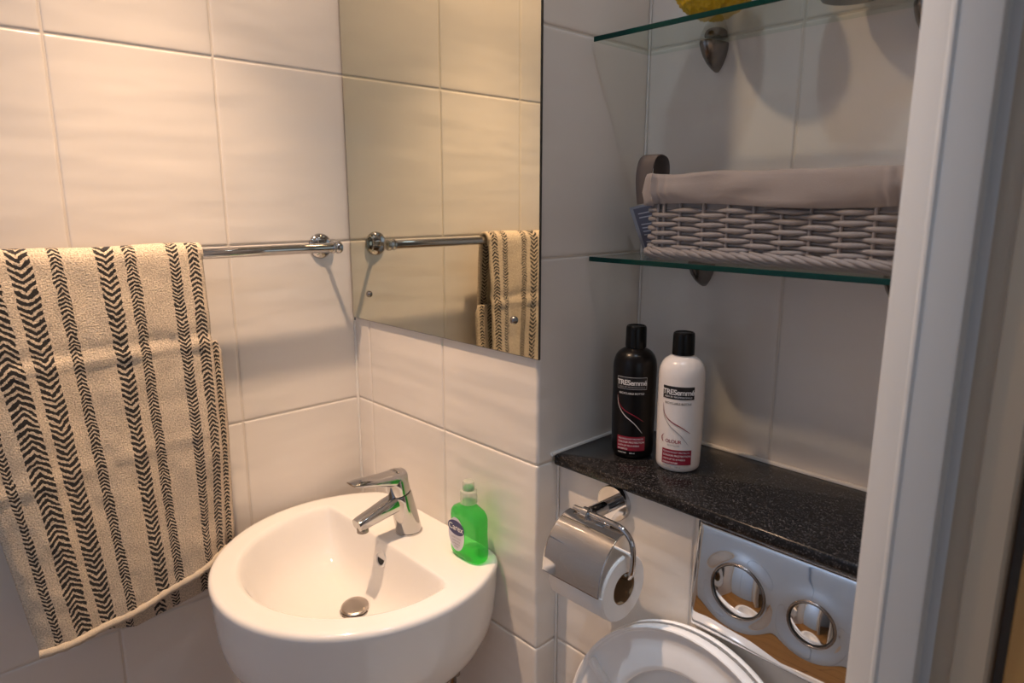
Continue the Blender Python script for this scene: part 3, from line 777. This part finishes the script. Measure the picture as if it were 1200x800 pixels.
mk('body', *lathe(pc, [(.030, 0), (.036, .001), (.040, .006), (.049, .020), (.0545, .04), (.0545, .06), (.049, .08), (.040, .092), (.036, .096), (.036, .102), (.033, .102), (.033, .094)], 44), M['grey_pot'], t)
mk('lid', *lathe((pc[0], pc[1], pc[2] + .1022), [(.038, 0), (.039, .002), (.037, .006), (.02, .011), (.007, .012), (.008, .02), (.002, .023)], 36), M['grey_pot'], t)

# ------------------------------------------------------------------ wicker basket
bx0, bx1, by0, by1, bz0 = .6515, 1.018, .118, .2225, ZS1 + .0008
zt = .4585
t = thing('wicker_basket', ((bx0 + bx1) / 2, (by0 + by1) / 2, bz0), 'grey wicker basket with cotton liner on the lower glass shelf', 'basket')
def loop_pt(s, ins, rc=.020):
    """rounded rectangle perimeter, s in metres"""
    x0, x1, y0, y1 = bx0 + ins, bx1 - ins, by0 + ins, by1 - ins; a = x1 - x0 - 2 * rc; b = y1 - y0 - 2 * rc; q_ = PI * rc / 2; T = 2 * a + 2 * b + 4 * q_
    s = s % T
    for k, (L, kind) in enumerate(((a, 's'), (q_, 'c'), (b, 's'), (q_, 'c'), (a, 's'), (q_, 'c'), (b, 's'), (q_, 'c'))):
        if s <= L + 1e-9: break
        s -= L
    st = [(x0 + rc, y0), (x1 - rc, y0), (x1, y0 + rc), (x1, y1 - rc), (x1 - rc, y1), (x0 + rc, y1), (x0, y1 - rc), (x0, y0 + rc)][k]
    dr = [0, 0, 1, 1, 2, 2, 3, 3][k] * PI / 2
    if kind == 's': return Vector((st[0] + math.cos(dr) * s, st[1] + math.sin(dr) * s)), Vector((math.sin(dr), -math.cos(dr)))
    an = dr - PI / 2 + s / rc
    cx_ = st[0] - math.cos(dr - PI / 2) * rc; cy_ = st[1] - math.sin(dr - PI / 2) * rc
    return Vector((cx_ + rc * math.cos(an), cy_ + rc * math.sin(an))), Vector((math.cos(an), math.sin(an)))
RC = .020
PER = 2 * (bx1 - bx0 - 2 * RC) + 2 * (by1 - by0 - 2 * RC) + 2 * PI * RC
NS = 24 if True else 0
sp = PER / NS
def strand(z0, phase, r, ins, amp, zf=lambda s: 0, step=6, s0=0, s1=None, sq=1.0):
    s0, s1 = (.6 * PER, 1.6 * PER) if s1 is None else (s0, s1); n = int((s1 - s0) / sp * step); path = []; rad = []
    for i in range(n + 1):
        s = s0 + (s1 - s0) * i / n; p, nn = loop_pt(s, ins)
        k = math.cos(PI * s / sp + phase * PI); p = p + nn * (amp * k)
        path.append((p.x, p.y, z0 + zf(s) + .0004 * math.sin(s * 97 + z0 * 900))); rad.append((r * (1 + .14 * k) , r * sq * (1 + .22 * k)))
    return sweep(path, rad, 8, (0, 0, 1), True)
parts = []
ins0 = .006
rowz = [ZS1 + .0215 + .0066 * i for i in range(9)]
for i, z in enumerate(rowz): parts.append(strand(z, i % 2, .0029, ins0, .0042))
mk('weave', *join(*parts), M['wicker'], t, angle=80)
parts = []
for k in range(NS):
    p, nn = loop_pt(k * sp, ins0); parts.append(sweep([(p.x, p.y, ZS1 + .012), (p.x, p.y, zt - .008)], .0026, 8))
mk('stakes', *join(*parts), M['wicker'], t, angle=80)
parts = []
for k in range(NS * 2):        # braided foot: slanting overlapping rods
    s0 = k * sp / 2
    path = []
    for i in range(9):
        u_ = i / 8; p, nn = loop_pt(s0 + u_ * sp * 1.7, .004); w_ = math.sin(PI * u_)
        p = p + nn * (.0075 * w_ - .002); path.append((p.x, p.y, ZS1 + .0195 - .0150 * u_ + .001 * w_))
    parts.append(sweep(path, [(.0034 * (.70 + .40 * math.sin(PI * i / 8)),) * 2 for i in range(9)], 8))
parts.append(strand(ZS1 + .0175, 0, .0022, ins0, .0025)); parts.append(strand(ZS1 + .0050, 1, .0030, ins0 + .001, .0008))
mk('braided_foot', *join(*parts), M['wicker'], t, angle=80)
mk('base', *box(bx0 + .012, bx1 - .012, by0 + .012, by1 - .012, bz0 + .002, bz0 + .008, .002), M['wicker'], t)
# fabric liner folded over the rim
prof = [(.0100, .338), (.0095, .40), (.0090, zt - .012), (.0075, zt - .004), (.0035, zt + .0005), (-.0010, zt - .0010), (-.0040, zt - .006), (-.0052, zt - .014), (-.0052, zt - .026), (-.0040, zt - .036), (-.0035, zt - .0445), (-.0022, zt - .0450)]
rows = []; NP = 240
for k in range(NP):
    s = PER * k / NP; r_ = []
    p0, nn = loop_pt(s, 0)
    gath = 0
    for sc_ in (0, bx1 - bx0 - 2 * RC + PI * RC / 4, PER - PI * RC / 4):
        dd = min(abs(s - sc_), PER - abs(s - sc_)); gath = max(gath, math.exp(-(dd / .022) ** 2))
    for j, (ins, z) in enumerate(prof):
        o_ = 0
        if j >= 3:
            w_ = min(1, (j - 2) / 5)
            o_ = w_ * (.0075 * noise.noise(Vector((s * 15, z * 42, 2))) + .0012 * math.sin(s * 34) + gath * .0060 * math.sin(s * 430 + z * 60) + .0022 * math.sin((z - zt) * 190 + 5 * noise.noise(Vector((s * 9, 3, 1)))))
        p = p0 - nn * (ins - o_)
        zz = z + (.0030 * math.sin(s * 17 + .6) if j >= 9 else 0) + (.0040 * noise.noise(Vector((s * 14, 1, 7))) if 3 < j < 8 else 0)
        r_.append((p.x, p.y, zz))
    rows.append(r_)
rows.append(rows[0])
mk('liner', *grid(rows), M['liner'], t, angle=180)
# handle loop on the left end
hp = bez([(bx0 - .003, .130, .416), (bx0 - .006, .129, .450), (bx0 - .005, .131, .474), (bx0 - .002, .137, .4845), (bx0 + .002, .147, .4860), (bx0 + .004, .157, .478), (bx0 + .002, .162, .454), (bx0 - .002, .162, .416)], 8)
mk('handle', *sweep(hp, [(.0022, .0150)] * len(hp), 14, (1, 0, 0)), M['strap'], t)
mk('handle', *sweep([Vector((2 * (bx0 + bx1) / 2 - p.x, p.y, p.z)) for p in hp], [(.0022, .0150)] * len(hp), 14, (1, 0, 0)), M['strap'], t)

# leaflet leaning behind the basket
lf = [Vector(p) for p in ((.590, .224, ZS1 + .0008), (.655, .250, ZS1 + .0008), (.622, .250, .4185), (.557, .224, .4130))]
lf[0] = Vector((.604, .196, ZS1 + .0008)); lf[1] = Vector((.655, .2535, ZS1 + .0008)); lf[2] = Vector((.630, .2535, .430)); lf[3] = Vector((.5695, .196, .4085))
ln = (lf[1] - lf[0]).cross(lf[3] - lf[0]).normalized() * .0012
t = tag(mk('leaflet', lf + [p + ln for p in lf], [(0, 1, 2, 3), (7, 6, 5, 4), (0, 4, 5, 1), (1, 5, 6, 2), (2, 6, 7, 3), (3, 7, 4, 0)], M['leaflet'], smooth=False, base=lf[0]), 'small printed leaflet leaning against the left end of the wicker basket', 'leaflet')
def lq(a, b): return lf[0].lerp(lf[1], a).lerp(lf[3].lerp(lf[2], a), b)
nf = -ln.normalized() if ln.y > 0 else ln.normalized()
fo = nf * .0004 + (ln if ln.y < 0 else Vector((0, 0, 0)))
mk('printed_panel', [lq(a, b) + fo for a, b in ((.06, .04), (.96, .04), (.96, .95), (.06, .95))], [(0, 1, 2, 3)], M['leaflet_print'], t, smooth=False)
parts = []
for b in (.82, .74, .60, .53, .46, .39, .25):
    parts.append(([lq(a, bb) + fo * 1.6 + nf * .0004 for a, bb in ((.12, b), (.85, b), (.85, b + .022), (.12, b + .022))], [(0, 1, 2, 3)]))
mk('text_lines', *join(*parts), M['label_pale'], t, smooth=False)

# ------------------------------------------------------------------ lights
def downlight(x, y, label, color, energy, size, blend, rad=.023, zoff=.012, spill=0, tilt=0):
    t = thing('ceiling_light', (x, y, ZC - .012), label, 'ceiling light', 'recessed ceiling lights')
    mk('frame', *lathe((x, y, ZC), [(.030, .0), (.030, -.008), (.034, -.011), (.040, -.010), (.044, -.004), (.044, 0)], 36, cap=False), M['chrome'], t)
    mk('diffuser', *lathe((x, y, ZC - .002), [(.030, 0), (.029, -.002), (.001, -.0025)], 30), mat('lit_lens', (.9, .9, .9), .3, emit=color, estr=30), t)
    L = bpy.data.lights.new('spot_lamp', 'SPOT'); L.color = color; L.energy = energy; L.spot_size = math.radians(size); L.spot_blend = blend; L.shadow_soft_size = rad
    o = bpy.data.objects.new('lamp', L); COL.objects.link(o); o.location = (0, 0, -zoff); o.rotation_euler.x = math.radians(tilt); o.parent = t
    if spill:
        L = bpy.data.lights.new('spill_lamp', 'SPOT'); L.color = color; L.energy = spill; L.spot_size = math.radians(165); L.spot_blend = 1.0; L.shadow_soft_size = rad
        o = bpy.data.objects.new('lamp', L); COL.objects.link(o); o.location = (0, 0, -zoff); o.parent = t
downlight(.325, -.395, 'round recessed ceiling light above the washbasin', (1.0, .675, .435), 76, 71, 1.0, spill=19)
downlight(.91, -.20, 'round recessed ceiling light above the toilet', (.74, .85, 1.0), 33, 44, 1.0, spill=3.2)
downlight(.58, -.86, 'added unseen ceiling light brightening the doors on the far wall', (.60, .79, 1.0), 40, 66, 1.0, spill=1.5, tilt=-21)  # extra lamp, added to throw cool light onto the far doors
wl = bpy.data.lights.new('daylight', 'AREA'); wl.shape = 'RECTANGLE'; wl.size = wy1 - wy0 - .1; wl.size_y = wz1 - wz0 - .1; wl.energy = 3.4; wl.color = (.74, .85, 1.0)
o = bpy.data.objects.new('window_daylight', wl); COL.objects.link(o); o.location = (HX + .03, (wy0 + wy1) / 2, (wz0 + wz1) / 2); o.rotation_euler = (0, PI / 2, 0); ROOTS.append(o)
wd = bpy.data.worlds.new('World'); SC.world = wd; wd.use_nodes = True
bg = wd.node_tree.nodes['Background']; bg.inputs[0].default_value = (.6, .75, 1, 1); bg.inputs[1].default_value = .05

# ------------------------------------------------------------------ camera
cd = bpy.data.cameras.new('camera'); cd.sensor_width = 36; cd.lens = 23.6826; cd.clip_start = .02
cd.dof.use_dof = True; cd.dof.focus_distance = 1.08; cd.dof.aperture_fstop = 4.2
co = bpy.data.objects.new('camera', cd); COL.objects.link(co); co.location = CAM
Mx = Matrix.Rotation(YAW, 3, 'Z') @ Matrix.Rotation(math.radians(-11.6238) + PI / 2, 3, 'X') @ Matrix.Rotation(math.radians(.032), 3, 'Z')
co.rotation_euler = Mx.to_euler(); SC.camera = co; ROOTS.append(co)
for r in ROOTS: r.location.z += Z0

vs = SC.view_settings
vs.view_transform = 'Standard'; vs.look = 'None'; vs.gamma = 1; vs.use_curve_mapping = False; vs.exposure = 0.06
SC.cycles.max_bounces = 14; SC.cycles.diffuse_bounces = 6; SC.cycles.glossy_bounces = 8; SC.cycles.transparent_max_bounces = 16
SC.cycles.blur_glossy = .08; SC.cycles.sample_clamp_indirect = 20.0
SC.cycles.use_denoising = True
